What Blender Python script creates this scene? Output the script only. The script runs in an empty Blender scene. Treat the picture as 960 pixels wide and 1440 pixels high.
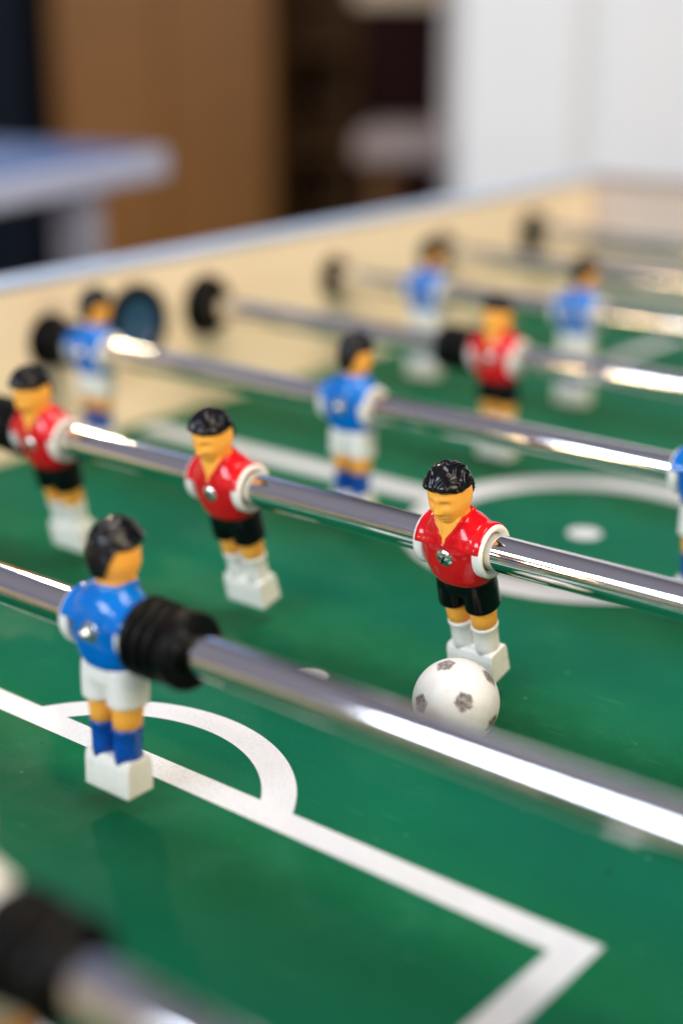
import bpy, bmesh, math, random
from mathutils import Vector, Matrix, noise
import numpy as np

random.seed(7)
PI = math.pi
MM = 0.001
scene = bpy.context.scene
col = scene.collection

# ------------------------------------------------------------------ helpers
def link(name, me, mat=None, parent=None, loc=None):
    o = bpy.data.objects.new(name, me)
    col.objects.link(o)
    if mat is not None:
        me.materials.clear()
        me.materials.append(mat)
    if parent is not None:
        o.parent = parent
    if loc is not None:
        o.location = loc
    return o

def empty(name, loc=(0, 0, 0), rot=(0, 0, 0)):
    o = bpy.data.objects.new(name, None)
    o.empty_display_size = 0.02
    col.objects.link(o)
    o.location = loc
    o.rotation_euler = rot
    return o

def tag(o, label=None, cat=None, group=None, kind=None):
    if label: o['label'] = label
    if cat: o['category'] = cat
    if group: o['group'] = group
    if kind: o['kind'] = kind
    return o

def children(o):
    return [c for c in bpy.data.objects if c.parent == o]

def copy_tree(o, parent=None, skip=()):
    c = o.copy()
    col.objects.link(c)
    c.parent = parent
    for ch in children(o):
        copy_tree(ch, c)
    return c

def finish(bm, smooth=True, scale=MM):
    bmesh.ops.remove_doubles(bm, verts=bm.verts, dist=1e-5)
    bmesh.ops.recalc_face_normals(bm, faces=bm.faces)
    for v in bm.verts:
        v.co *= scale
    for f in bm.faces:
        f.smooth = smooth
    me = bpy.data.meshes.new('m')
    bm.to_mesh(me)
    bm.free()
    return me

def lathe(bm, prof, n=64, axis='X', a0=0.0, a1=2 * PI, cap=False):
    """prof: list of (along, radius); revolve about an axis."""
    full = abs(a1 - a0 - 2 * PI) < 1e-6
    m = n if full else n + 1
    rings = []
    for (t, r) in prof:
        ring = []
        for i in range(m):
            a = a0 + (a1 - a0) * i / n
            if axis == 'X':
                p = (t, r * math.cos(a), r * math.sin(a))
            elif axis == 'Y':
                p = (r * math.cos(a), t, r * math.sin(a))
            else:
                p = (r * math.cos(a), r * math.sin(a), t)
            ring.append(bm.verts.new(p))
        rings.append(ring)
    for j in range(len(rings) - 1):
        A, B = rings[j], rings[j + 1]
        for i in range(m if full else m - 1):
            k = (i + 1) % m
            bm.faces.new((A[i], A[k], B[k], B[i]))
    if cap:
        bm.faces.new(rings[0]); bm.faces.new(rings[-1])
    return rings

def loft(bm, secs, n=48, cap=True):
    """secs: (z, rx, ry, cx, cy, exponent)"""
    rings = []
    for s in secs:
        z, rx, ry, cx, cy, e = (list(s) + [0, 0, 2.0][len(s) - 3:])[:6]
        ring = []
        for i in range(n):
            a = 2 * PI * i / n
            c, si = math.cos(a), math.sin(a)
            x = math.copysign(abs(c) ** (2 / e), c) * rx + cx
            y = math.copysign(abs(si) ** (2 / e), si) * ry + cy
            ring.append(bm.verts.new((x, y, z)))
        rings.append(ring)
    for A, B in zip(rings, rings[1:]):
        for i in range(n):
            k = (i + 1) % n
            bm.faces.new((A[i], A[k], B[k], B[i]))
    if cap:
        bm.faces.new(rings[0][::-1]); bm.faces.new(rings[-1])

def tube(bm, p0, p1, r0, r1=None, n=14):
    r1 = r0 if r1 is None else r1
    p0, p1 = Vector(p0), Vector(p1)
    d = (p1 - p0).normalized()
    u = d.orthogonal().normalized(); w = d.cross(u)
    A = [bm.verts.new(p0 + r0 * (u * math.cos(2 * PI * i / n) + w * math.sin(2 * PI * i / n))) for i in range(n)]
    B = [bm.verts.new(p1 + r1 * (u * math.cos(2 * PI * i / n) + w * math.sin(2 * PI * i / n))) for i in range(n)]
    for i in range(n):
        k = (i + 1) % n
        bm.faces.new((A[i], A[k], B[k], B[i]))
    bm.faces.new(A[::-1]); bm.faces.new(B)

def box(bm, lo, hi, bevel=0.0, seg=3):
    r = bmesh.ops.create_cube(bm, size=1.0)
    lo, hi = Vector(lo), Vector(hi)
    for v in r['verts']:
        v.co = Vector([lo[i] + (v.co[i] + .5) * (hi[i] - lo[i]) for i in range(3)])
    if bevel > 0:
        es = list({e for v in r['verts'] for e in v.link_edges})
        bmesh.ops.bevel(bm, geom=es, offset=bevel, segments=seg, profile=.5, affect='EDGES')

def ellipsoid(bm, c, r, u=24, v=16):
    res = bmesh.ops.create_uvsphere(bm, u_segments=u, v_segments=v, radius=1)
    for w in res['verts']:
        w.co = Vector((c[0] + w.co.x * r[0], c[1] + w.co.y * r[1], c[2] + w.co.z * r[2]))

def fuse(bm, voxel, it=6, fac=.5):
    """Union of overlapping shapes: voxel remesh in mm, then smooth. Returns a bmesh in mm."""
    bmesh.ops.recalc_face_normals(bm, faces=bm.faces)
    me = bpy.data.meshes.new('tmp'); bm.to_mesh(me); bm.free()
    o = bpy.data.objects.new('tmp', me); col.objects.link(o)
    m = o.modifiers.new('r', 'REMESH'); m.mode = 'VOXEL'; m.voxel_size = voxel
    s = o.modifiers.new('s', 'SMOOTH'); s.factor = fac; s.iterations = it
    dg = bpy.context.evaluated_depsgraph_get()
    me2 = bpy.data.meshes.new_from_object(o.evaluated_get(dg))
    bpy.data.objects.remove(o); bpy.data.meshes.remove(me)
    b = bmesh.new(); b.from_mesh(me2); bpy.data.meshes.remove(me2)
    return b

def gauss(x, s):
    return math.exp(-(x / s) ** 2)

def sstep(a, b, x):
    t = min(1, max(0, (x - a) / (b - a)))
    return t * t * (3 - 2 * t)

# ------------------------------------------------------------------ materials
def new_mat(name):
    m = bpy.data.materials.new(name)
    m.use_nodes = True
    nt = m.node_tree
    return m, nt, nt.nodes['Principled BSDF']

def tex_coord(nt, scale=(1, 1, 1), kind='Object'):
    tc = nt.nodes.new('ShaderNodeTexCoord')
    mp = nt.nodes.new('ShaderNodeMapping')
    mp.inputs['Scale'].default_value = scale
    nt.links.new(tc.outputs[kind], mp.inputs['Vector'])
    return mp.outputs['Vector']

def noise_tex(nt, vec, scale, detail=3, rough=.55):
    n = nt.nodes.new('ShaderNodeTexNoise')
    n.inputs['Scale'].default_value = scale
    n.inputs['Detail'].default_value = detail
    n.inputs['Roughness'].default_value = rough
    nt.links.new(vec, n.inputs['Vector'])
    return n.outputs['Fac']

def ramp(nt, fac, stops):
    r = nt.nodes.new('ShaderNodeValToRGB')
    while len(r.color_ramp.elements) > 1:
        r.color_ramp.elements.remove(r.color_ramp.elements[-1])
    for i, (p, c) in enumerate(stops):
        e = r.color_ramp.elements[0] if i == 0 else r.color_ramp.elements.new(p)
        e.position = p
        e.color = (c, c, c, 1) if isinstance(c, (int, float)) else (*c, 1)
    nt.links.new(fac, r.inputs['Fac'])
    return r.outputs['Color']

def mix(nt, fac, a, b):
    m = nt.nodes.new('ShaderNodeMix'); m.data_type = 'RGBA'
    for s, v in ((m.inputs[0], fac), (m.inputs[6], a), (m.inputs[7], b)):
        if hasattr(v, 'is_linked'):
            nt.links.new(v, s)
        elif isinstance(v, (int, float)):
            s.default_value = v
        else:
            s.default_value = (*v, 1)
    return m.outputs[2]

def bump(nt, bsdf, h, strength=.1, dist=.0005):
    b = nt.nodes.new('ShaderNodeBump')
    b.inputs['Strength'].default_value = strength
    b.inputs['Distance'].default_value = dist
    nt.links.new(h, b.inputs['Height'])
    nt.links.new(b.outputs['Normal'], bsdf.inputs['Normal'])

def plastic(name, c, rough=.25, coat=0., var=.12, wear=None, wear_at=.66, sss=0, bump_s=.06, spec=.5):
    m, nt, b = new_mat(name)
    vec = tex_coord(nt)
    n = noise_tex(nt, vec, 140, 4)
    dark = tuple(x * (1 - var) for x in c)
    lite = tuple(min(1, x * (1 + var * .6)) for x in c)
    colr = ramp(nt, n, [(.35, dark), (.65, lite)])
    if wear:
        w = noise_tex(nt, vec, 420, 5, .7)
        wm = ramp(nt, w, [(wear_at, 0), (wear_at + .07, 1)])
        colr = mix(nt, wm, colr, wear)
    nt.links.new(colr, b.inputs['Base Color'])
    r = noise_tex(nt, vec, 260, 3)
    nt.links.new(ramp(nt, r, [(.3, max(.02, rough * .75)), (.7, min(1, rough * 1.3))]), b.inputs['Roughness'])
    b.inputs['Coat Weight'].default_value = coat
    b.inputs['Coat Roughness'].default_value = .06
    b.inputs['Specular IOR Level'].default_value = spec
    if sss:
        b.inputs['Subsurface Weight'].default_value = sss
        b.inputs['Subsurface Radius'].default_value = (1, .6, .4)
        b.inputs['Subsurface Scale'].default_value = .0015
    bump(nt, b, noise_tex(nt, vec, 300, 3), bump_s, .0004)
    return m

M = {}
M['red'] = plastic('red_plastic', (.62, .004, .010), .16, .35, .1, spec=.3)
M['blue'] = plastic('blue_plastic', (.001, .145, .53), .13, .25, .1, spec=.3)
M['sock_blue'] = plastic('blue_sock_plastic', (.004, .07, .36), .3, .1, .15, wear=(.6, .6, .6), wear_at=.74)
M['skin'] = plastic('skin_plastic', (.96, .43, .06), .4, .05, .05, sss=.12, spec=.3)
M['hair'] = plastic('black_hair_plastic', (.006, .006, .008), .14, .12, .2, spec=.2)
M['black'] = plastic('black_shorts_plastic', (.003, .003, .004), .2, .1, .2, spec=.22)
M['white'] = plastic('white_plastic', (.85, .82, .75), .3, .1, .05, wear=(.42, .38, .32), wear_at=.73, sss=.1)
M['rubber'] = plastic('black_rubber', (.0028, .0028, .0032), .42, 0, .3, bump_s=.15, spec=.13)
M['bearing'] = plastic('bearing_plastic', (.003, .003, .0035), .45, 0, .2, spec=.06)
M['cup'] = plastic('glossy_cup_blue_reflection', (.035, .085, .18), .12, .4, .1)  # dark cup, blue reflection painted into its base colour

def metal(name, c, rough, streak=True):
    m, nt, b = new_mat(name)
    b.inputs['Metallic'].default_value = 1
    vec = tex_coord(nt, (2, 60, 60) if streak else (1, 1, 1))
    n = noise_tex(nt, vec, 60 if streak else 300, 4)
    nt.links.new(ramp(nt, n, [(.3, tuple(x * .95 for x in c)), (.7, c)]), b.inputs['Base Color'])
    nt.links.new(ramp(nt, n, [(.3, rough * .7), (.75, rough * 1.5)]), b.inputs['Roughness'])
    bump(nt, b, n, .02, .0001)
    return m
M['chrome'] = metal('polished_chrome', (.84, .83, .85), .055)
M['screw'] = metal('zinc_screw', (.78, .77, .74), .2, False)

def field_mat():
    m, nt, b = new_mat('green_playfield')
    vec = tex_coord(nt)
    # wide mown bands printed across the pitch, softly wavering
    sep = nt.nodes.new('ShaderNodeSeparateXYZ'); nt.links.new(vec, sep.inputs[0])
    big = noise_tex(nt, vec, 5, 3)
    ad = nt.nodes.new('ShaderNodeMath'); ad.operation = 'MULTIPLY_ADD'
    nt.links.new(big, ad.inputs[0]); ad.inputs[1].default_value = .07
    nt.links.new(sep.outputs['Y'], ad.inputs[2])
    mu = nt.nodes.new('ShaderNodeMath'); mu.operation = 'MULTIPLY'
    nt.links.new(ad.outputs[0], mu.inputs[0]); mu.inputs[1].default_value = 2 * PI / .15
    si = nt.nodes.new('ShaderNodeMath'); si.operation = 'SINE'; nt.links.new(mu.outputs[0], si.inputs[0])
    ma = nt.nodes.new('ShaderNodeMath'); ma.operation = 'MULTIPLY_ADD'
    nt.links.new(si.outputs[0], ma.inputs[0]); ma.inputs[1].default_value = .5; ma.inputs[2].default_value = .5
    band = mix(nt, ma.outputs[0], (.006, .106, .036), (.003, .098, .058))
    n2 = noise_tex(nt, vec, 14, 4)
    c = mix(nt, ramp(nt, n2, [(.38, 0), (.66, .55)]), band, (.005, .132, .060))
    fine = noise_tex(nt, vec, 900, 3, .7)
    c = mix(nt, ramp(nt, fine, [(.4, 0), (.8, .35)]), c, (.016, .19, .105))
    # dark specks of rubber and dirt
    v = nt.nodes.new('ShaderNodeTexVoronoi'); v.inputs['Scale'].default_value = 55
    v.inputs['Randomness'].default_value = 1; nt.links.new(vec, v.inputs['Vector'])
    gate = nt.nodes.new('ShaderNodeSeparateColor'); nt.links.new(v.outputs['Color'], gate.inputs[0])
    g = ramp(nt, gate.outputs[0], [(.66, 0), (.68, 1)])
    d = ramp(nt, v.outputs['Distance'], [(.03, 1), (.08, 0)])
    gm = nt.nodes.new('ShaderNodeMath'); gm.operation = 'MULTIPLY'
    nt.links.new(g, gm.inputs[0]); nt.links.new(d, gm.inputs[1])
    c = mix(nt, gm.outputs[0], c, (.006, .03, .02))
    # pale rubbed spots
    v2 = nt.nodes.new('ShaderNodeTexVoronoi'); v2.inputs['Scale'].default_value = 120
    nt.links.new(vec, v2.inputs['Vector'])
    g2 = nt.nodes.new('ShaderNodeSeparateColor'); nt.links.new(v2.outputs['Color'], g2.inputs[0])
    g2r = ramp(nt, g2.outputs[1], [(.80, 0), (.84, .6)])
    d2 = ramp(nt, v2.outputs['Distance'], [(.03, 1), (.12, 0)])
    gm2 = nt.nodes.new('ShaderNodeMath'); gm2.operation = 'MULTIPLY'
    nt.links.new(g2r, gm2.inputs[0]); nt.links.new(d2, gm2.inputs[1])
    c = mix(nt, gm2.outputs[0], c, (.16, .40, .28))
    # fine scuff scratches, in two directions
    for rot, s in ((.5, 1.0), (-.9, 1.3)):
        mp = nt.nodes.new('ShaderNodeMapping'); mp.inputs['Rotation'].default_value = (0, 0, rot)
        mp.inputs['Scale'].default_value = (30 * s, 760 * s, 1)
        nt.links.new(vec, mp.inputs['Vector'])
        sc = noise_tex(nt, mp.outputs['Vector'], 1.0, 1)
        patch = noise_tex(nt, vec, 11 * s, 2)
        k = nt.nodes.new('ShaderNodeMath'); k.operation = 'MULTIPLY'
        nt.links.new(ramp(nt, sc, [(.69, 0), (.76, .4)]), k.inputs[0])
        nt.links.new(ramp(nt, patch, [(.52, 0), (.64, 1)]), k.inputs[1])
        c = mix(nt, k.outputs[0], c, (.12, .34, .24))
    ys = nt.nodes.new('ShaderNodeMath'); ys.operation = 'MULTIPLY_ADD'
    nt.links.new(sep.outputs['Y'], ys.inputs[0]); ys.inputs[1].default_value = 1 / .150; ys.inputs[2].default_value = 20.0
    fr = nt.nodes.new('ShaderNodeMath'); fr.operation = 'FRACT'; nt.links.new(ys.outputs[0], fr.inputs[0])
    strip = ramp(nt, fr.outputs[0], [(.22, 0), (.42, 1), (.58, 1), (.78, 0)])
    wn = noise_tex(nt, vec, 33, 6, .68)
    wk = nt.nodes.new('ShaderNodeMath'); wk.operation = 'MULTIPLY'
    nt.links.new(strip, wk.inputs[0]); nt.links.new(ramp(nt, wn, [(.46, 0), (.74, .3)]), wk.inputs[1])
    c = mix(nt, wk.outputs[0], c, (.035, .20, .13))
    grime = noise_tex(nt, vec, 9, 5, .62)
    c = mix(nt, ramp(nt, grime, [(.50, 0), (.76, .22)]), c, (.003, .06, .035))
    nt.links.new(c, b.inputs['Base Color'])
    r = noise_tex(nt, vec, 40, 4)
    nt.links.new(ramp(nt, r, [(.3, .42), (.7, .55)]), b.inputs['Roughness'])
    b.inputs['Specular IOR Level'].default_value = .03
    bump(nt, b, noise_tex(nt, vec, 1500, 2), .08, .0002)
    return m
M['field'] = field_mat()

def paint_mat():
    m, nt, b = new_mat('white_pitch_paint')
    vec = tex_coord(nt)
    n = noise_tex(nt, vec, 1500, 3, .7)
    big = noise_tex(nt, vec, 24, 3)
    k = nt.nodes.new('ShaderNodeMath'); k.operation = 'MULTIPLY_ADD'
    nt.links.new(big, k.inputs[0]); k.inputs[1].default_value = .25; nt.links.new(n, k.inputs[2])
    c = mix(nt, ramp(nt, k.outputs[0], [(.66, 0), (.78, .65)]), (.70, .69, .71), (.28, .36, .35))
    nt.links.new(c, b.inputs['Base Color'])
    b.inputs['Roughness'].default_value = .42
    return m
M['paint'] = paint_mat()

def laminate(name, a, bcol, rough=.4, scale=6, spec=.5):
    m, nt, b = new_mat(name)
    vec = tex_coord(nt, (1, 1, 6))
    n = noise_tex(nt, vec, scale, 5)
    nt.links.new(ramp(nt, n, [(.35, a), (.65, bcol)]), b.inputs['Base Color'])
    b.inputs['Roughness'].default_value = rough
    b.inputs['Specular IOR Level'].default_value = spec
    bump(nt, b, noise_tex(nt, vec, 300, 3), .05, .0003)
    return m
M['cream'] = laminate('cream_laminate', (.93, .73, .51), (.95, .77, .55), .42)
M['cap'] = laminate('rim_plastic_blue_reflection', (.46, .58, .82), (.50, .62, .86), .22)  # pale rim, the blue it reflects is put into the base colour
M['cabinet'] = laminate('dark_cabinet_laminate', (.05, .04, .035), (.07, .055, .045), .4)
M['brown'] = laminate('brown_wood', (.27, .108, .014), (.31, .126, .018), .5, 3)
M['dark_brown'] = laminate('dark_brown_wood', (.13, .062, .024), (.16, .078, .03), .5, 3, .1)
M['maroon'] = laminate('dark_maroon', (.018, .006, .006), (.03, .008, .007), .45, 6, .06)
M['endwall'] = laminate('grey_pink_laminate', (.60, .49, .42), (.64, .53, .46), .42)
M['navy'] = laminate('dark_navy', (.006, .010, .018), (.009, .014, .025), .5, 6, .06)
M['wallwhite'] = laminate('white_wall_paint', (.86, .91, .98), (.88, .93, .99), .7)
M['palegrey'] = laminate('pale_grey_laminate', (.30, .24, .23), (.34, .28, .27), .4)
M['backwall'] = laminate('brown_back_wall', (.06, .03, .016), (.08, .04, .02), .7)
M['floor'] = laminate('brown_floor_boards', (.10, .06, .035), (.16, .10, .06), .45)
M['tabletop_blue'] = laminate('blue_tabletop', (.015, .13, .44), (.02, .15, .48), .3)
M['tablewhite_bluelit'] = laminate('white_edge_blue_light_tint', (.44, .50, .74), (.48, .54, .78), .3)  # white edge and legs, tinted to carry blue light from the left

# ------------------------------------------------------------------ figure parts (mm, origin on the rod axis, face towards -Y)
def shirt_mesh():
    bm = bmesh.new()
    loft(bm, [(-15.8, 12.0, 8.8, 0, -.6, 2.3), (-15.0, 13.0, 9.9, 0, -.7, 2.3), (-12, 14.2, 11.1, 0, -.7, 2.5),
              (-6, 15.4, 12.0, 0, -.7, 2.7), (0, 15.9, 12.2, 0, -.6, 2.8), (5, 15.8, 12.0, 0, -.5, 2.7),
              (9, 15.0, 11.2, 0, -.3, 2.5), (12, 12.8, 9.8, 0, -.2, 2.2), (14.6, 9.8, 8.2, 0, -.6, 2.1), (16.4, 7.9, 7.2, 0, -1.2, 2)])
    for s in (-1, 1):
        prof = [(5, 11.0), (9, 12.1), (14, 12.5), (15.6, 12.4), (16.4, 11.6), (15.8, 9), (5, 9)]
        lathe(bm, [(s * t, r) for t, r in prof] + [(s * prof[0][0], prof[0][1])], 30, 'X', math.radians(14), math.radians(160))
        # close the wedge ends
        # collar edge
        tube(bm, (s * 6.8, -7.2, 16.2), (s * .3, -12.75, 5.2), .8, .7)
        tube(bm, (s * 6.8, -7.2, 16.2), (s * 6.9, 3.5, 16.4), .8, .8)
        tube(bm, (s * 6.9, 3.5, 16.4), (0, 6.2, 16.4), .8, .8)
        # shallow fold by the hem
        tube(bm, (s * 3, -9.9, -13.2), (s * 8.5, -9.6, -11.8), .6, .4)
        ellipsoid(bm, (s * 5.9, -10.3, 3.2), (5.2, 2.3, 5.2))
    bmesh.ops.holes_fill(bm, edges=[e for e in bm.edges if e.is_boundary], sides=0)
    return finish(fuse(bm, .42, 5, .45))

def sleeve_mesh(s):
    bm = bmesh.new()
    prof = [(12.6, 8.2), (15.6, 8.2), (16.4, 9.0), (17.2, 9.7), (17.5, 10.2), (17.45, 10.8), (17.1, 11.3), (16.4, 11.6), (14, 11.7), (13.0, 11.6), (12.6, 11.1)]
    lathe(bm, [(s * t, r) for t, r in prof] + [(s * 12.6, 8.2)], 64, 'X')
    return finish(bm)

HC = Vector((0, -2.7, 25.3))
def head_shape(n):
    """surface point (mm, head-local) for unit direction n"""
    nx, ny, nz = n
    a = 8.5; bq = 9.6 if ny < 0 else 9.9; c = 13.2 if nz > 0 else 13.7
    if nz < 0:
        j = (-nz) ** 1.6
        a *= 1 - .26 * j
        bq *= 1 - (.10 if ny < 0 else .28) * j
    e = 2.25
    r = ((abs(nx) / a) ** e + (abs(ny) / bq) ** e + (abs(nz) / c) ** e) ** (-1 / e)
    p = Vector((nx, ny, nz)) * r
    if ny < 0:
        f = sstep(0.05, .5, -ny)
        x, z = p.x, p.z
        d = 0
        d += 2.3 * gauss(x, 1.6) * gauss(z + 2.9, 1.5) + 1.5 * gauss(x, 1.15) * gauss(z + .4, 2.6)
        d += .6 * gauss(x, 6) * gauss(z - 2.9, 1.1)
        for s in (-1, 1):
            d -= 1.3 * gauss(x - s * 3.3, 2.0) * gauss(z - .5, 1.35)
            d += .30 * gauss(x - s * 3.3, 1.1) * gauss(z - .3, .6)
            d += .5 * gauss(x - s * 4.6, 2.2) * gauss(z + 2.8, 2.0)
            d += .45 * gauss(x - s * 1.5, .7) * gauss(z + 3.4, .7)
        d += .75 * gauss(x, 2.6) * gauss(z + 6.2, .75) + .7 * gauss(x, 2.2) * gauss(z + 8.0, .75)
        d -= .30 * gauss(x, 2.4) * gauss(z + 7.1, .38)
        d -= .35 * gauss(x, 3.0) * gauss(z + 9.2, .6)
        d += .7 * gauss(x, 2.8) * gauss(z + 11.4, 1.6)
        p.y -= d * f
    return p

def skin_mesh():
    bm = bmesh.new()
    r = bmesh.ops.create_uvsphere(bm, u_segments=112, v_segments=84, radius=1)
    for v in r['verts']:
        v.co = HC + head_shape(v.co.normalized())
    loft(bm, [(9, 6.6, 5.8, 0, -.6), (14, 6.5, 6.2, 0, -.6), (17.5, 6.1, 6.2, 0, -.9), (23, 6.2, 6.4, 0, -1.4)])
    # chest wedge inside the collar
    V = [bm.verts.new(p) for p in [(-6.6, -7.4, 17.0), (6.6, -7.4, 17.0), (0, -12.75, 5.6), (-5.6, -3.0, 17.0), (5.6, -3.0, 17.0), (0, -8.5, 5.6), (0, -9.6, 15.5)]]
    for f in ((0, 6, 2), (1, 2, 6), (0, 1, 6), (3, 5, 4), (0, 3, 4, 1), (0, 2, 5, 3), (1, 4, 5, 2)):
        bm.faces.new([V[i] for i in f])
    return finish(fuse(bm, .33, 2, .4))

def hair_mesh():
    bm = bmesh.new()
    r = bmesh.ops.create_uvsphere(bm, u_segments=160, v_segments=110, radius=1)
    for v in r['verts']:
        n = v.co.normalized()
        az = math.degrees(math.acos(max(-1, min(1, -n.y / max(1e-6, math.hypot(n.x, n.y))))))
        zh = 5.2 - 1.0 * sstep(30, 75, az) + 0.5 * gauss(az, 30) - 10.0 * sstep(128, 168, az)
        p = head_shape(n) if n.y > 0 or n.z > .3 else Vector((n.x * 8.5, n.y * 9.6, n.z * 13))
        t = 1.25 + .9 * gauss(az, 55) * sstep(1, 7, p.z) + .5 * sstep(3, 12, p.z)
        ang = math.atan2(n.x, n.z + .12)
        wob = .25 * noise.noise(Vector((n.x * 2.2, n.y * 2.2, n.z * 2.2)))
        groove = math.sin((ang + wob) * 23 + 1.2 * n.y) * .30 + .22 * math.sin((ang + wob) * 41 + 2)
        t += groove * sstep(.12, .5, math.hypot(n.x, n.z))
        t += .8 * gauss(p.z - 6.6, 1.6) * gauss(az, 70)
        k = sstep(zh - .55, zh + .55, p.z + .35 * noise.noise(n * 5))
        q = p + n * (t * k - 2.4 * (1 - k))
        v.co = HC + q
    return finish(bm)

def shorts_mesh():
    bm = bmesh.new()
    loft(bm, [(-12, 12.2, 8.6, 0, 0, 2.4), (-16, 13.2, 9.0, 0, 0, 2.4), (-20, 13.4, 8.9, 0, 0, 2.4), (-22.5, 13.0, 8.2, 0, 0, 2.3)])
    for s in (-1, 1):
        loft(bm, [(-15, 6.7, 8.4, s * 6.4, 0, 2.2), (-20, 7.0, 8.7, s * 6.6, 0, 2.2), (-26, 7.2, 8.5, s * 6.7, 0, 2.2), (-29.2, 7.3, 8.4, s * 6.75, 0, 2.2),
                  (-30.2, 7.0, 8.1, s * 6.75, 0, 2.2)])
    return finish(fuse(bm, .4, 4, .45))

def leg_mesh(s):
    bm = bmesh.new()
    loft(bm, [(-27, 5.7, 6.6, s * 6.5, .2), (-31, 5.75, 6.6, s * 6.45, .2), (-36, 5.5, 6.2, s * 6.3, .2), (-42, 5.2, 5.8, s * 6.15, .3)], 40)
    return finish(bm)

def sock_mesh(s):
    bm = bmesh.new()
    x = s * 6.0
    loft(bm, [(-39.6, 5.2, 5.6, x, .3), (-39.7, 5.6, 6.1, x, .3), (-40.2, 5.95, 6.45, x, .3), (-41.1, 5.95, 6.45, x, .3), (-41.7, 5.55, 6.0, x, .3),
              (-46, 5.35, 5.8, x, .3), (-50, 5.3, 5.7, x, .3), (-54.5, 5.5, 6.0, x, .2)], 44)
    return finish(bm)

def foot_mesh():
    bm = bmesh.new()
    # side profile: upright block with a rounded instep, slightly wider at the base
    prof = [(-6.6, -67.2), (-6.4, -56.0), (-5.6, -53.0), (-4.4, -52.3), (4.6, -52.3), (5.8, -53.0), (6.6, -56.0), (6.8, -67.2)]
    A = [bm.verts.new((-12.0, y, z)) for y, z in prof]
    B = [bm.verts.new((12.0, y, z)) for y, z in prof]
    for i in range(len(prof)):
        k = (i + 1) % len(prof)
        bm.faces.new((A[i], A[k], B[k], B[i]))
    bm.faces.new(A[::-1]); bm.faces.new(B)
    return finish(fuse(bm, .42, 7, .5))

def screw_mesh():
    bm = bmesh.new()
    y0 = -12.0
    prof = [(y0 + 1.0, 4.3), (y0 - .3, 4.3), (y0 - .8, 4.0), (y0 - 1.5, 3.2), (y0 - 1.9, 2.2), (y0 - 2.0, .01)]
    lathe(bm, [(t, r) for t, r in prof], 40, 'Y')
    return finish(bm)

def slot_mesh():
    bm = bmesh.new()
    y0 = -13.8
    box(bm, (-2.3, y0 - .32, -.42), (2.3, y0 + .3, .42), .1, 1)
    box(bm, (-.42, y0 - .34, -2.3), (.42, y0 + .28, 2.3), .1, 1)
    me = finish(bm, False)
    me.transform(Matrix.Rotation(.5, 4, 'Y'))
    return me

def nut_mesh():
    bm = bmesh.new()
    y0 = 11.0
    lathe(bm, [(y0 - 1, 4.4), (y0 + .5, 4.4), (y0 + .9, 4.0), (y0 + .9, 3.0)], 40, 'Y')
    lathe(bm, [(y0 + .4, 3.5), (y0 + 2.2, 3.5), (y0 + 2.7, 2.9), (y0 + 2.7, .01)], 6, 'Y')
    return finish(bm, False)

def bolt_end_mesh():
    bm = bmesh.new()
    lathe(bm, [(12, 1.9), (15.0, 1.9), (15.6, 1.3), (15.7, .01)], 24, 'Y')
    return finish(bm)

ME = dict(shirt=shirt_mesh(), skin=skin_mesh(), hair=hair_mesh(), shorts=shorts_mesh(), foot=foot_mesh(),
          screw=screw_mesh(), slot=slot_mesh(), nut=nut_mesh(), bolt=bolt_end_mesh())
for s, n in ((-1, 'a'), (1, 'b')):
    ME['sleeve' + n] = sleeve_mesh(s); ME['leg' + n] = leg_mesh(s); ME['sock' + n] = sock_mesh(s)

def make_player(name, shirt, shorts, sock):
    root = empty(name)
    def part(n, me, mat, par=root):
        return link(n, ME[me].copy(), mat, par)
    sk = part('head', 'skin', M['skin'])
    part('hair', 'hair', M['hair'], sk)
    sh = part('shirt', 'shirt', shirt)
    for k in 'ab':
        part('sleeve', 'sleeve' + k, M['white'])
    part('shorts', 'shorts', shorts)
    for k in 'ab':
        lg = part('leg', 'leg' + k, M['skin'])
        part('sock', 'sock' + k, sock, lg)
    part('foot_block', 'foot', M['white'])
    sc = part('screw', 'screw', M['screw'])
    part('slot', 'slot', M['hair'], sc)
    nu = part('nut', 'nut', M['screw'])
    part('bolt_end', 'bolt', M['screw'], nu)
    return root

# ------------------------------------------------------------------ table layout (metres; field surface z = 0, rods along X)
ROD_Z, ROD_R = .0753, .0078
WL, WR = -.4162, .3245            # inner faces of the side walls
YN, YF = -.610, .640              # inner faces of the end walls
TOP = .1165
XM = -.0459
ROD_Y = {k: (i - 3.5) * .150 for i, k in enumerate('ABCDEFGH')}

red0 = make_player('red_player', M['red'], M['black'], M['white'])
blue0 = make_player('blue_player', M['blue'], M['white'], M['sock_blue'])
used = {}
def put_player(team, rod, x, tilt, label):
    src = red0 if team == 'red' else blue0
    o = copy_tree(src) if used.get(team) else src
    used[team] = True
    o.location = (x, ROD_Y[rod], ROD_Z)
    rz = 0 if team == 'red' else PI
    # rotation about the rod: feet swing back by tilt degrees
    t = math.radians(tilt)
    o.rotation_euler = (t, 0, rz) if team == 'red' else (t, 0, rz)
    tag(o, label, 'foosball player', 'red foosball players' if team == 'red' else 'blue foosball players')
    return o

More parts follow.
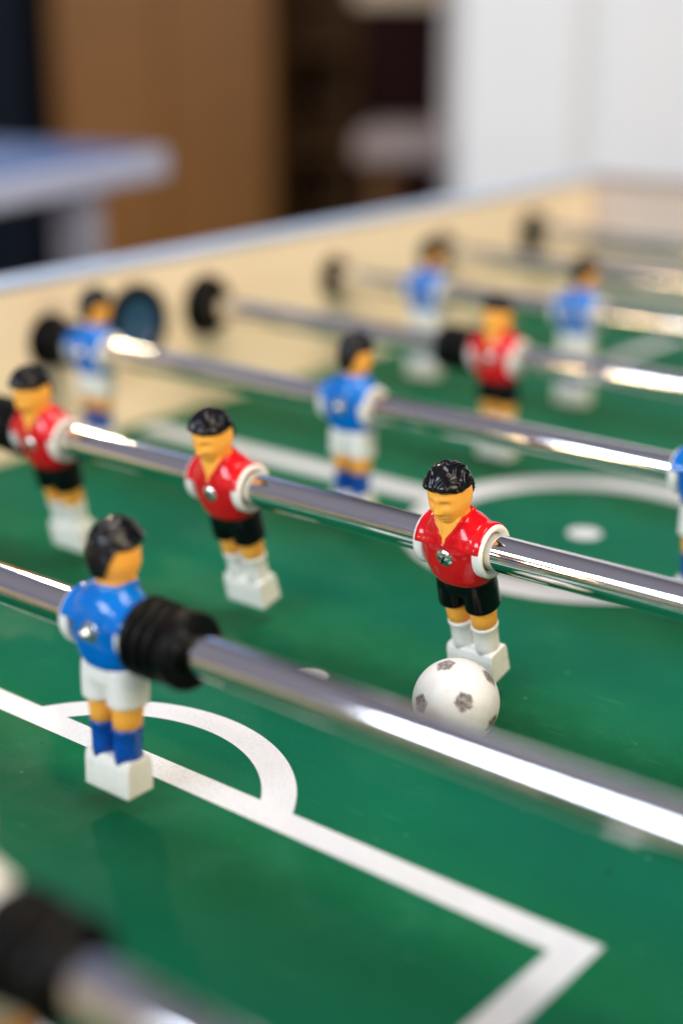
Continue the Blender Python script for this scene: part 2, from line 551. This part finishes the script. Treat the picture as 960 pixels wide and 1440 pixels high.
put_player('red', 'C', .0219, 14.5, 'red shirted player in sharp focus with the white football at its feet')
put_player('red', 'C', -.1128, 14.5, 'red shirted player with no bumper, standing alone between two other red players')
put_player('red', 'C', -.2420, 13.0, 'red shirted player beside a black bumper near the cream wall, white socks')
put_player('red', 'E', -.1565, 1.5, 'blurred red shirted player beyond the centre circle with a black bumper against its arm')
put_player('blue', 'B', -.0303, 1.0, 'blue shirted player standing on the penalty line beside a ribbed black bumper')
pale = put_player('blue', 'A', .0755, -12.0, 'pale player cut by the frame edge, only a white shoulder showing beside the nearest bumper')
pale['group'] = 'foosball players on the nearest rod'
for ch in children(pale):
    if ch.name.startswith('shirt'):
        ch.data = ch.data.copy(); ch.data.materials[0] = M['white']
put_player('blue', 'D', -.3720, 0.0, 'blue shirted player hard against the cream wall in front of the ball inlet')
put_player('blue', 'D', -.1565, 0.0, 'blue shirted player straddling the halfway line between two red heads')
put_player('blue', 'D', .0630, 0.0, 'blue shirted player at the edge of the frame beside the centre circle')
put_player('blue', 'F', -.3215, 3.0, 'far blurred blue player standing in front of the cream wall')
put_player('blue', 'F', -.1860, 3.0, 'far blurred blue player beside the corner of the far penalty box')

# ------------------------------------------------------------------ rods
rod_names = {
    'A': 'thick out of focus chrome rod crossing the near bottom corner',
    'B': 'chrome rod carrying the blue player and ribbed bumper across the foreground',
    'C': 'chrome rod through the three red players in a row',
    'D': 'chrome rod through the three blue players beside the halfway line',
    'E': 'chrome rod through the lone blurred red player beyond the centre',
    'F': 'chrome rod through the two far blurred blue players',
    'G': 'bare blurred chrome rod behind the far blue players',
    'H': 'bare chrome rod closest to the far end wall, most blurred'}
def rod_mesh():
    bm = bmesh.new()
    r = ROD_R * 1000
    lathe(bm, [(-475, .01), (-475, r - .8), (-474.2, r), (-473.2, r), (-470, r), (-200, r), (0, r), (200, r), (428, r), (430.2, r), (431.2, r), (432, r - .8), (432, .01)], 96, 'X')
    return finish(bm)
rm = rod_mesh()
for k, y in ROD_Y.items():
    o = link('player_rod', rm, M['chrome'], None, (0, y, ROD_Z))
    tag(o, rod_names[k], 'rod', 'chrome player rods')

# ------------------------------------------------------------------ rubber bumpers on the rods (own things: they slide freely)
def bumper_mesh():
    bm = bmesh.new()
    prof = [(0, 7.5), (0, 14.0), (.6, 14.9), (4.4, 14.9), (5.2, 14.2), (6.2, 11.2), (7.6, 11.2), (8.6, 14.2), (9.4, 14.8), (12.4, 14.8), (13.2, 14.0),
            (14.2, 11.0), (15.6, 11.0), (16.6, 13.9), (17.4, 14.4), (20.0, 14.4), (20.8, 13.6), (21.8, 10.8), (23.2, 10.8), (24.2, 13.6), (25, 14.4),
            (33.4, 14.6), (34.6, 14.2), (35.2, 13.2), (35.2, 11.6), (34.2, 9.6), (33.6, 7.5)]
    lathe(bm, prof + [(0, 7.5)], 72, 'X')
    for v in bm.verts: v.co.x *= .70
    return finish(bm)
bme = bumper_mesh()
def put_bumper(rod, x, flip, label):
    o = link('rod_bumper', bme, M['rubber'], None, (x, ROD_Y[rod], ROD_Z))
    if flip: o.rotation_euler = (0, 0, PI)
    tag(o, label, 'bumper', 'black rubber rod bumpers')
put_bumper('B', -.0126, False, 'ribbed black rubber bumper against the blue player on the penalty line')
put_bumper('A', .0945, False, 'out of focus black rubber bumper in the near bottom corner')
put_bumper('E', -.1743, True, 'blurred black rubber bumper against the lone red player beyond the centre')
put_bumper('C', -.2598, True, 'black rubber bumper beside the red player nearest the cream wall')
put_bumper('D', -.3896, True, 'small black bumper squeezed between the cream wall and a blue player')

# ------------------------------------------------------------------ ball
BALL_R = .0181
ball_c = Vector((.0405, -.2535, BALL_R))
def ball_mesh():
    R = Vector((.77707, .62940, -.00253)); U = Vector((-.20511, .25702, .94439)); B = -Vector((-.59505, .73334, -.32882))
    def d(x, y):
        return (R * x + U * y + B * math.sqrt(max(0, 1 - x * x - y * y))).normalized()
    c0 = d(.11, .11); nb = d(.72, .58)
    t = (nb - c0 * nb.dot(c0)).normalized(); w = c0.cross(t)
    th = math.atan(2)
    dirs = [c0, -c0]
    for i in range(5):
        a = 2 * PI * i / 5
        q = (c0 * math.cos(th) + (t * math.cos(a) + w * math.sin(a)) * math.sin(th)).normalized()
        dirs += [q, -q]
    bm = bmesh.new()
    bmesh.ops.create_icosphere(bm, subdivisions=7, radius=1)
    lay = bm.verts.layers.float_color.new('patch')
    for v in bm.verts:
        n = v.co.normalized()
        k = max(range(12), key=lambda i: n.dot(dirs[i]))
        c = dirs[k]
        # pentagon whose corners look at the neighbouring patches
        nn = max((e for e in dirs if .2 < e.dot(c) < .7), key=lambda e: e.dot(Vector((.3, .2, .93))))
        tx = (nn - c * nn.dot(c)).normalized(); ty = c.cross(tx)
        px, py = n.dot(tx), n.dot(ty)
        ang = math.atan2(py, px) % (2 * PI / 5) - PI / 5
        rad = math.hypot(px, py) * math.cos(ang) / math.cos(PI / 5)
        lim = .245 + .03 * noise.noise(n * 9) + .03 * noise.noise(n * 24)
        m = 1 - sstep(lim - .05, lim + .04, rad if n.dot(c) > 0 else 9)
        v[lay] = (m, m, m, 1)
        v.co = n * (BALL_R * 1000) * (1 - .0035 * m)
    return finish(bm)
mb, nt, b = new_mat('worn_football_plastic')
at = nt.nodes.new('ShaderNodeAttribute'); at.attribute_name = 'patch'
vec = tex_coord(nt)
worn = noise_tex(nt, vec, 520, 5, .7)
patch = ramp(nt, worn, [(.30, (.07, .062, .065)), (.50, (.18, .155, .15)), (.66, (.46, .41, .38))])
body = ramp(nt, noise_tex(nt, vec, 180, 4), [(.3, (.74, .71, .68)), (.7, (.80, .785, .76))])
smudge = noise_tex(nt, vec, 95, 6, .7)
body = mix(nt, ramp(nt, smudge, [(.52, 0), (.74, .5)]), body, (.50, .45, .40))
nick = noise_tex(nt, vec, 800, 3, .6)
body = mix(nt, ramp(nt, nick, [(.68, 0), (.74, .5)]), body, (.36, .33, .31))
c = mix(nt, at.outputs['Fac'], body, patch)
nt.links.new(c, b.inputs['Base Color'])
b.inputs['Roughness'].default_value = .5
b.inputs['Subsurface Weight'].default_value = .1
b.inputs['Subsurface Scale'].default_value = .002
bump(nt, b, noise_tex(nt, vec, 700, 3), .08, .0003)
ball = link('football', ball_mesh(), mb, None, ball_c)
tag(ball, 'small white toy football with worn dark grey patches in front of the sharp red player', 'ball')

# ------------------------------------------------------------------ the table
table = empty('foosball_table', (XM, 0, -.88))
tag(table, 'foosball table with green pitch, white markings and cream side walls', 'football table')
off = -Vector((XM, 0, -.88))
def tpart(name, bm, mat, par=table, smooth=False):
    me = finish(bm, smooth, 1.0)
    o = link(name, me, mat, par)
    if par is table: o.location = off
    return o

bm = bmesh.new()
box(bm, (WL - .004, YN - .004, -.018), (WR + .004, YF + .004, 0))
field = tpart('playfield', bm, M['field'])

# markings: one printed layer a hair above the board
bm = bmesh.new()
LZ = .0002
def quad(x0, y0, x1, y1):
    bm.faces.new([bm.verts.new(p) for p in ((x0, y0, LZ), (x1, y0, LZ), (x1, y1, LZ), (x0, y1, LZ))])
def arc(cx, cy, ro, ri, a0, a1, n=128):
    rim = []
    for i in range(n + 1):
        a = a0 + (a1 - a0) * i / n
        rim.append((bm.verts.new((cx + ri * math.cos(a), cy + ri * math.sin(a), LZ)), bm.verts.new((cx + ro * math.cos(a), cy + ro * math.sin(a), LZ))))
    for (a, b_), (c_, d_) in zip(rim, rim[1:]):
        bm.faces.new((a, b_, d_, c_))
def disc(cx, cy, r, n=64):
    bm.faces.new([bm.verts.new((cx + r * math.cos(2 * PI * i / n), cy + r * math.sin(2 * PI * i / n), LZ)) for i in range(n)])
W = .0130; PX = .2065; PY = .3407
CR, CW = .1055, .0222
HW = .0108
for sgn in (-1, 1):
    yo, yi = sgn * PY, sgn * (PY - 0)
    y0, y1 = sorted((sgn * PY, sgn * (PY + W)))
    quad(XM - PX, y0, XM + PX, y1)                                   # front of the penalty box
    ya, yb = sorted((sgn * (PY + W), sgn * .600))
    quad(XM - PX, ya, XM - PX + W, yb); quad(XM + PX - W, ya, XM + PX, yb)
    # six yard box
    g0, g1 = sorted((sgn * .4815, sgn * (.4815 + W)))
    quad(XM - .105, g0, XM + .105, g1)
    ya, yb = sorted((sgn * (.4815 + W), sgn * .600))
    quad(XM - .105, ya, XM - .105 + W, yb); quad(XM + .105 - W, ya, XM + .105, yb)
    # the D
    yc, ro, ri = .3810, .0827, .0690
    h0 = math.asin((yc - PY) / ro)
    n = 96; rim = []
    for i in range(n + 1):
        t = i / n
        ao = h0 + (PI - 2 * h0) * t
        hi = math.asin((yc - PY) / ri); ai = hi + (PI - 2 * hi) * t
        rim.append((bm.verts.new((XM + ri * math.cos(ai), -sgn * (-yc + ri * math.sin(ai)), LZ)), bm.verts.new((XM + ro * math.cos(ao), -sgn * (-yc + ro * math.sin(ao)), LZ))))
    for (a, b_), (c_, d_) in zip(rim, rim[1:]):
        bm.faces.new((a, b_, d_, c_))
    disc(XM, sgn * .2450, .0085)
quad(WL + .012, -HW, XM - CR + CW * .5, HW)
quad(XM + CR - CW * .5, -HW, WR - .012, HW)
for v in bm.verts: pass
zr = LZ
LZ = .00035
arc(XM, 0, CR, CR - CW, 0, 2 * PI)
disc(XM, 0, .0098)
for f in bm.faces:
    if f.normal.z < 0: f.normal_flip()
me = bpy.data.meshes.new('m'); bm.normal_update()
for f in bm.faces:
    if f.normal.z < 0: f.normal_flip()
bm.to_mesh(me); bm.free()
link('pitch_markings', me, M['paint'], field)

T = .011                                                            # wall thickness
def wall_panel(lo, hi, holes=()):
    bm = bmesh.new(); box(bm, lo, hi); return bm
for x0, x1 in ((WL - T, WL), (WR, WR + T)):
    bm = bmesh.new(); box(bm, (x0, YN - T, -.16), (x1, YF + T, TOP - .004))
    w = tpart('side_wall', bm, M['cream'])
    # pale moulded rim lying on the wall, its outer lip overhanging
    bm = bmesh.new()
    s = -1 if x0 < 0 else 1
    xa, xb = (x0 - .003, x1 + .001) if s < 0 else (x0 - .001, x1 + .003)
    box(bm, (xa, YN - T - .006, TOP - .004), (xb, YF + T + .006, TOP + .004), .0028, 3)
    me = finish(bm, True, 1.0); link('rim', me, M['cap'], w)
for y0, y1 in ((YN - T, YN), (YF, YF + T)):
    bm = bmesh.new(); box(bm, (WL + .0015, y0, -.16), (WR - .0015, y1, TOP - .005))
    w = tpart('end_wall', bm, M['cream' if y0 < 0 else 'endwall'])
    bm = bmesh.new()
    s = -1 if y0 < 0 else 1
    ya, yb = (y0 - .006, y1 + .001) if s < 0 else (y0 - .001, y1 + .006)
    box(bm, (WL + .0015, ya, TOP - .005), (WR - .0015, yb, TOP + .0035), .0028, 3)
    link('rim', finish(bm, True, 1.0), M['cap' if s < 0 else 'palegrey'], w)
bm = bmesh.new()
box(bm, (WL - T - .003, YN - T - .003, -.40), (WR + T + .003, YF + T + .003, -.158))
tpart('cabinet', bm, M['cabinet'])
for sx in (0, 1):
    for sy in (0, 1):
        bm = bmesh.new()
        cx = WL + .05 if sx == 0 else WR - .05; cy = YN + .06 if sy == 0 else YF - .06
        box(bm, (cx - .04, cy - .04, -.88), (cx + .04, cy + .04, -.395), .006, 2)
        tpart('leg', bm, M['cabinet'])
# rod bearings on both side walls
def bearing_mesh(s):
    bm = bmesh.new()
    prof = [(-.5, 16.2), (2.2, 16.2), (3.4, 15.4), (3.8, 14.2), (4.2, 13.4), (9.0, 12.8), (10, 12.0), (10.2, 10.2), (9.2, 8.0)]
    lathe(bm, [(s * t, r) for t, r in prof], 56, 'X')
    return finish(bm)
bl, br = bearing_mesh(1), bearing_mesh(-1)
for k, y in ROD_Y.items():
    for me, x in ((bl, WL), (br, WR)):
        o = link('rod_bearing', me, M['bearing'], table)
        o.location = off + Vector((x, y, ROD_Z))
        o.scale = {'E': (1.15, 1.42, 1.42), 'H': (1.2, 1.3, 1.3), 'F': (.8, 1.05, 1.05)}.get(k, (1.1, 1.12, 1.12))
# ball inlets at the halfway line, one in each side wall
for s, x in ((1, WL), (-1, WR)):
    bm = bmesh.new()
    lathe(bm, [(s * t, r) for t, r in [(-.4, 28.5), (2.5, 28.5), (5.2, 27.2), (6.2, 24.6), (5.2, 21.0), (2.2, 19.4)]], 72, 'X')
    o = link('ball_inlet', finish(bm), M['bearing'], table)
    o.location = off + Vector((x, .0040, .0735))
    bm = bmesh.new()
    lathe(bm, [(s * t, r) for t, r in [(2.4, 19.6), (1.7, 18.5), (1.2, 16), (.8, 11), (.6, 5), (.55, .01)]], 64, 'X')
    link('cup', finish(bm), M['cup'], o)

# ------------------------------------------------------------------ what stands behind the table
CAM = Vector((.35636, -.71738, .29590))
YAW = .6817
RH = Vector((math.cos(YAW), math.sin(YAW), 0)); FH = Vector((-math.sin(YAW), math.cos(YAW), 0))
FLOOR = -.88
def at(u, w, z):          # metres to the right of / ahead of where the photographer stands
    p = CAM + RH * u + FH * w
    return Vector((p.x, p.y, z))
def stand(name, u, w, rot=0.0, z=FLOOR):
    return empty(name, at(u, w, z), (0, 0, YAW + rot))
def sub(name, parent, mat, lo, hi, bevel=.004):
    bm = bmesh.new(); box(bm, lo, hi, bevel, 2)
    return link(name, finish(bm, False, 1.0), mat, parent)

bm = bmesh.new(); box(bm, (-6, -4, FLOOR - .05), (4, 8, FLOOR))
tag(link('floor', finish(bm, False, 1.0), M['floor']), kind='structure')
bm = bmesh.new(); box(bm, (-4, 0, 0), (4, .1, 2.6))
o = link('wall_back', finish(bm, False, 1.0), M['backwall']); o.location = at(0, 4.9, FLOOR); o.rotation_euler = (0, 0, YAW)
tag(o, kind='structure')

# wooden wardrobe (brown panel)
r = stand('wooden_wardrobe', -.455, 4.0)
tag(r, 'tall plain brown wooden wardrobe standing behind the table', 'wardrobe')
sub('carcass', r, M['brown'], (-.285, .02, .05), (.285, .5, 2.0))
for s in (-1, 1):
    d = sub('door', r, M['brown'], (min(0, s * .280) + .002, -.001, .06), (max(0, s * .280) - .002, .019, 1.99))
    sub('handle', d, M['screw'], (s * .035 - .006, -.03, 1.62), (s * .035 + .006, -.002, 1.78))
sub('plinth', r, M['dark_brown'], (-.275, .03, 0), (.275, .49, .05))
# navy locker at the far left
r = stand('navy_cabinet', -1.15, 3.9)
tag(r, 'dark navy cabinet beside the brown wardrobe', 'cabinet')
sub('carcass', r, M['navy'], (-.38, .02, 0), (.375, .45, 1.95))
sub('door', r, M['navy'], (-.375, 0, .06), (.37, .019, 1.93))
# dark bookcase
r = stand('dark_bookcase', .0, 4.15)
tag(r, 'dark brown bookcase between the wardrobe and the white pillar', 'bookcase')
sub('back_panel', r, M['dark_brown'], (-.16, .28, 0), (.42, .3, 1.9))
for x in (-.16, .02, .40):
    sub('upright', r, M['dark_brown'], (x, 0, 0), (x + .022, .28, 1.9))
for z in (.05, .45, .75, 1.02, 1.5):
    sub('shelf', r, M['dark_brown'], (-.137, .004, z), (.40, .28, z + .02))
# maroon box in front of it with pale box on top
r = stand('maroon_cabinet', .165, 3.75)
tag(r, 'dark maroon box cabinet in front of the bookcase', 'cabinet')
sub('carcass', r, M['maroon'], (-.105, .02, 0), (.14, .3, 1.145))
sub('door', r, M['maroon'], (-.10, 0, .05), (.135, .019, 1.13))
r = tag(sub('pale_box', None, M['cream'], (-.115, .0, 0), (.10, .2, .12), .01), 'pale cream box lying on top of the maroon cabinet', 'box')
r.location = at(.15, 3.78, FLOOR + 1.1455); r.rotation_euler = (0, 0, YAW)
# low grey bench
r = stand('grey_bench', .14, 3.1, -.16)
tag(r, 'low pale grey bench in front of the maroon cabinet', 'bench')
sub('seat', r, M['palegrey'], (-.11, -.02, .845), (.30, .26, .905), .012)
for x in (-.06, .24):
    for y in (.02, .22):
        sub('leg', r, M['dark_brown'], (x - .018, y - .018, 0), (x + .018, y + .018, .845))
# white pillar and its return
r = stand('white_pillar', .0, 2.8)
tag(r, 'broad white painted pillar behind the far end of the table', 'pillar')
sub('shaft', r, M['wallwhite'], (.216, 0, 0), (.43, .5, 2.4), .006)
sub('return_wall', r, M['wallwhite'], (.432, .05, 0), (1.7, .45, 2.4), .006)

# second games table on the left, rounded white edge and blue top
def rounded_slab(L, Wd, z0, z1, rad, inset=0.0, n=14):
    bm = bmesh.new()
    pts = []
    for cx, cy, a in ((L - rad, Wd - rad, 0), (rad, Wd - rad, PI / 2), (rad, rad, PI), (L - rad, rad, 1.5 * PI)):
        for i in range(n + 1):
            t = a + PI / 2 * i / n
            pts.append((cx + (rad - inset) * math.cos(t), cy + (rad - inset) * math.sin(t)))
    A = [bm.verts.new((x, y, z0)) for x, y in pts]; B = [bm.verts.new((x, y, z1)) for x, y in pts]
    for i in range(len(pts)):
        k = (i + 1) % len(pts); bm.faces.new((A[i], A[k], B[k], B[i]))
    bm.faces.new(A[::-1]); bm.faces.new(B)
    return bm
r = empty('games_table', at(-.185, 1.84, FLOOR), (0, 0, YAW + math.radians(155)))
tag(r, 'neighbouring games table with rounded white edge and blue top', 'table')
bm = rounded_slab(.75, 1.4, .969, .997, .06)
es = [e for e in bm.edges if abs(e.verts[0].co.z - e.verts[1].co.z) < 1e-6]
bmesh.ops.bevel(bm, geom=es, offset=.010, segments=3, affect='EDGES')
link('tabletop', finish(bm, True, 1.0), M['tablewhite_bluelit'], r)
link('playing_surface', finish(rounded_slab(.75, 1.4, .9975, .999, .06, .028), False, 1.0), M['tabletop_blue'], r)
for x in (.10, .65):
    for y in (.09, 1.31):
        sub('leg', r, M['tablewhite_bluelit'], (x - .022, y - .022, 0), (x + .022, y + .022, .969))

# ------------------------------------------------------------------ camera
cam = bpy.data.cameras.new('camera')
co = bpy.data.objects.new('camera', cam); col.objects.link(co)
R = Vector((.77707488, .62940309, -.00252637)); U = Vector((-.20511018, .25702421, .94438783)); F = Vector((-.59504996, .73334187, -.32882404))
co.matrix_world = Matrix(((R.x, U.x, -F.x, CAM.x), (R.y, U.y, -F.y, CAM.y), (R.z, U.z, -F.z, CAM.z), (0, 0, 0, 1)))
cam.sensor_fit = 'VERTICAL'; cam.sensor_height = 36; cam.sensor_width = 24
cam.lens = 2106.76 / 1440 * 36
cam.clip_start = .01; cam.clip_end = 100
cam.dof.use_dof = True
cam.dof.focus_distance = .622
cam.dof.aperture_fstop = 2.15
cam.dof.aperture_blades = 9
scene.camera = co

# ------------------------------------------------------------------ light
w = bpy.data.worlds.new('World'); scene.world = w; w.use_nodes = True
wt = w.node_tree
bg = wt.nodes['Background']
tc = wt.nodes.new('ShaderNodeTexCoord')
dp = wt.nodes.new('ShaderNodeVectorMath'); dp.operation = 'DOT_PRODUCT'
wt.links.new(tc.outputs['Generated'], dp.inputs[0]); dp.inputs[1].default_value = Vector((-.48, -.48, .74)).normalized()
ma = wt.nodes.new('ShaderNodeMath'); ma.operation = 'MULTIPLY_ADD'
wt.links.new(dp.outputs['Value'], ma.inputs[0]); ma.inputs[1].default_value = .5; ma.inputs[2].default_value = .5
wt.links.new(ramp(wt, ma.outputs[0], [(.15, (.09, .08, .09)), (.55, (.19, .18, .21)), (.80, (.50, .48, .58)), (.97, (.80, .77, .92))]), bg.inputs['Color'])
bg.inputs['Strength'].default_value = .31

def area(name, loc, target, sx, sy, power, color):
    l = bpy.data.lights.new(name, 'AREA'); l.shape = 'RECTANGLE'; l.size = sx; l.size_y = sy
    l.energy = power; l.color = color
    o = bpy.data.objects.new(name, l); col.objects.link(o)
    o.location = loc
    o.rotation_euler = (Vector(target) - Vector(loc)).to_track_quat('-Z', 'Y').to_euler()
    return o
area('window_light', (-.25, -2.7, 1.45), (0, 0, 0), 2.7, .58, 84, (.80, .89, 1.0))
area('warm_lamp', (-2.95, -5.5, .62), (0, 0, .05), .5, .6, 40, (1.0, .70, .36))
for x in (-3.42, -3.36, -3.30):
    area('ceiling_lamp', (x, 2.1, 2.0), (-.3, 0, 0), .045, .11, 7.5, (1.0, .80, .50))
area('blue_window', (-3.5, 2.25, 2.35), (-.2, -.1, 0), 1.5, .55, 5, (.32, .55, 1.0))
area('ceiling_light', (.30, .05, 2.4), (0, 0, 0), 1.1, 1.1, 40, (1.0, .95, .88))
area('side_light', (2.2, -.1, 1.2), (-.2, 0, 0), 1.4, 1.2, 52, (1.0, .84, .62))

scene.view_settings.view_transform = 'Standard'
scene.view_settings.look = 'None'
scene.view_settings.exposure = 0
scene.view_settings.gamma = 1
scene.render.engine = 'CYCLES'
scene.cycles.use_denoising = True
scene.cycles.max_bounces = 8
scene.cycles.sample_clamp_indirect = 6
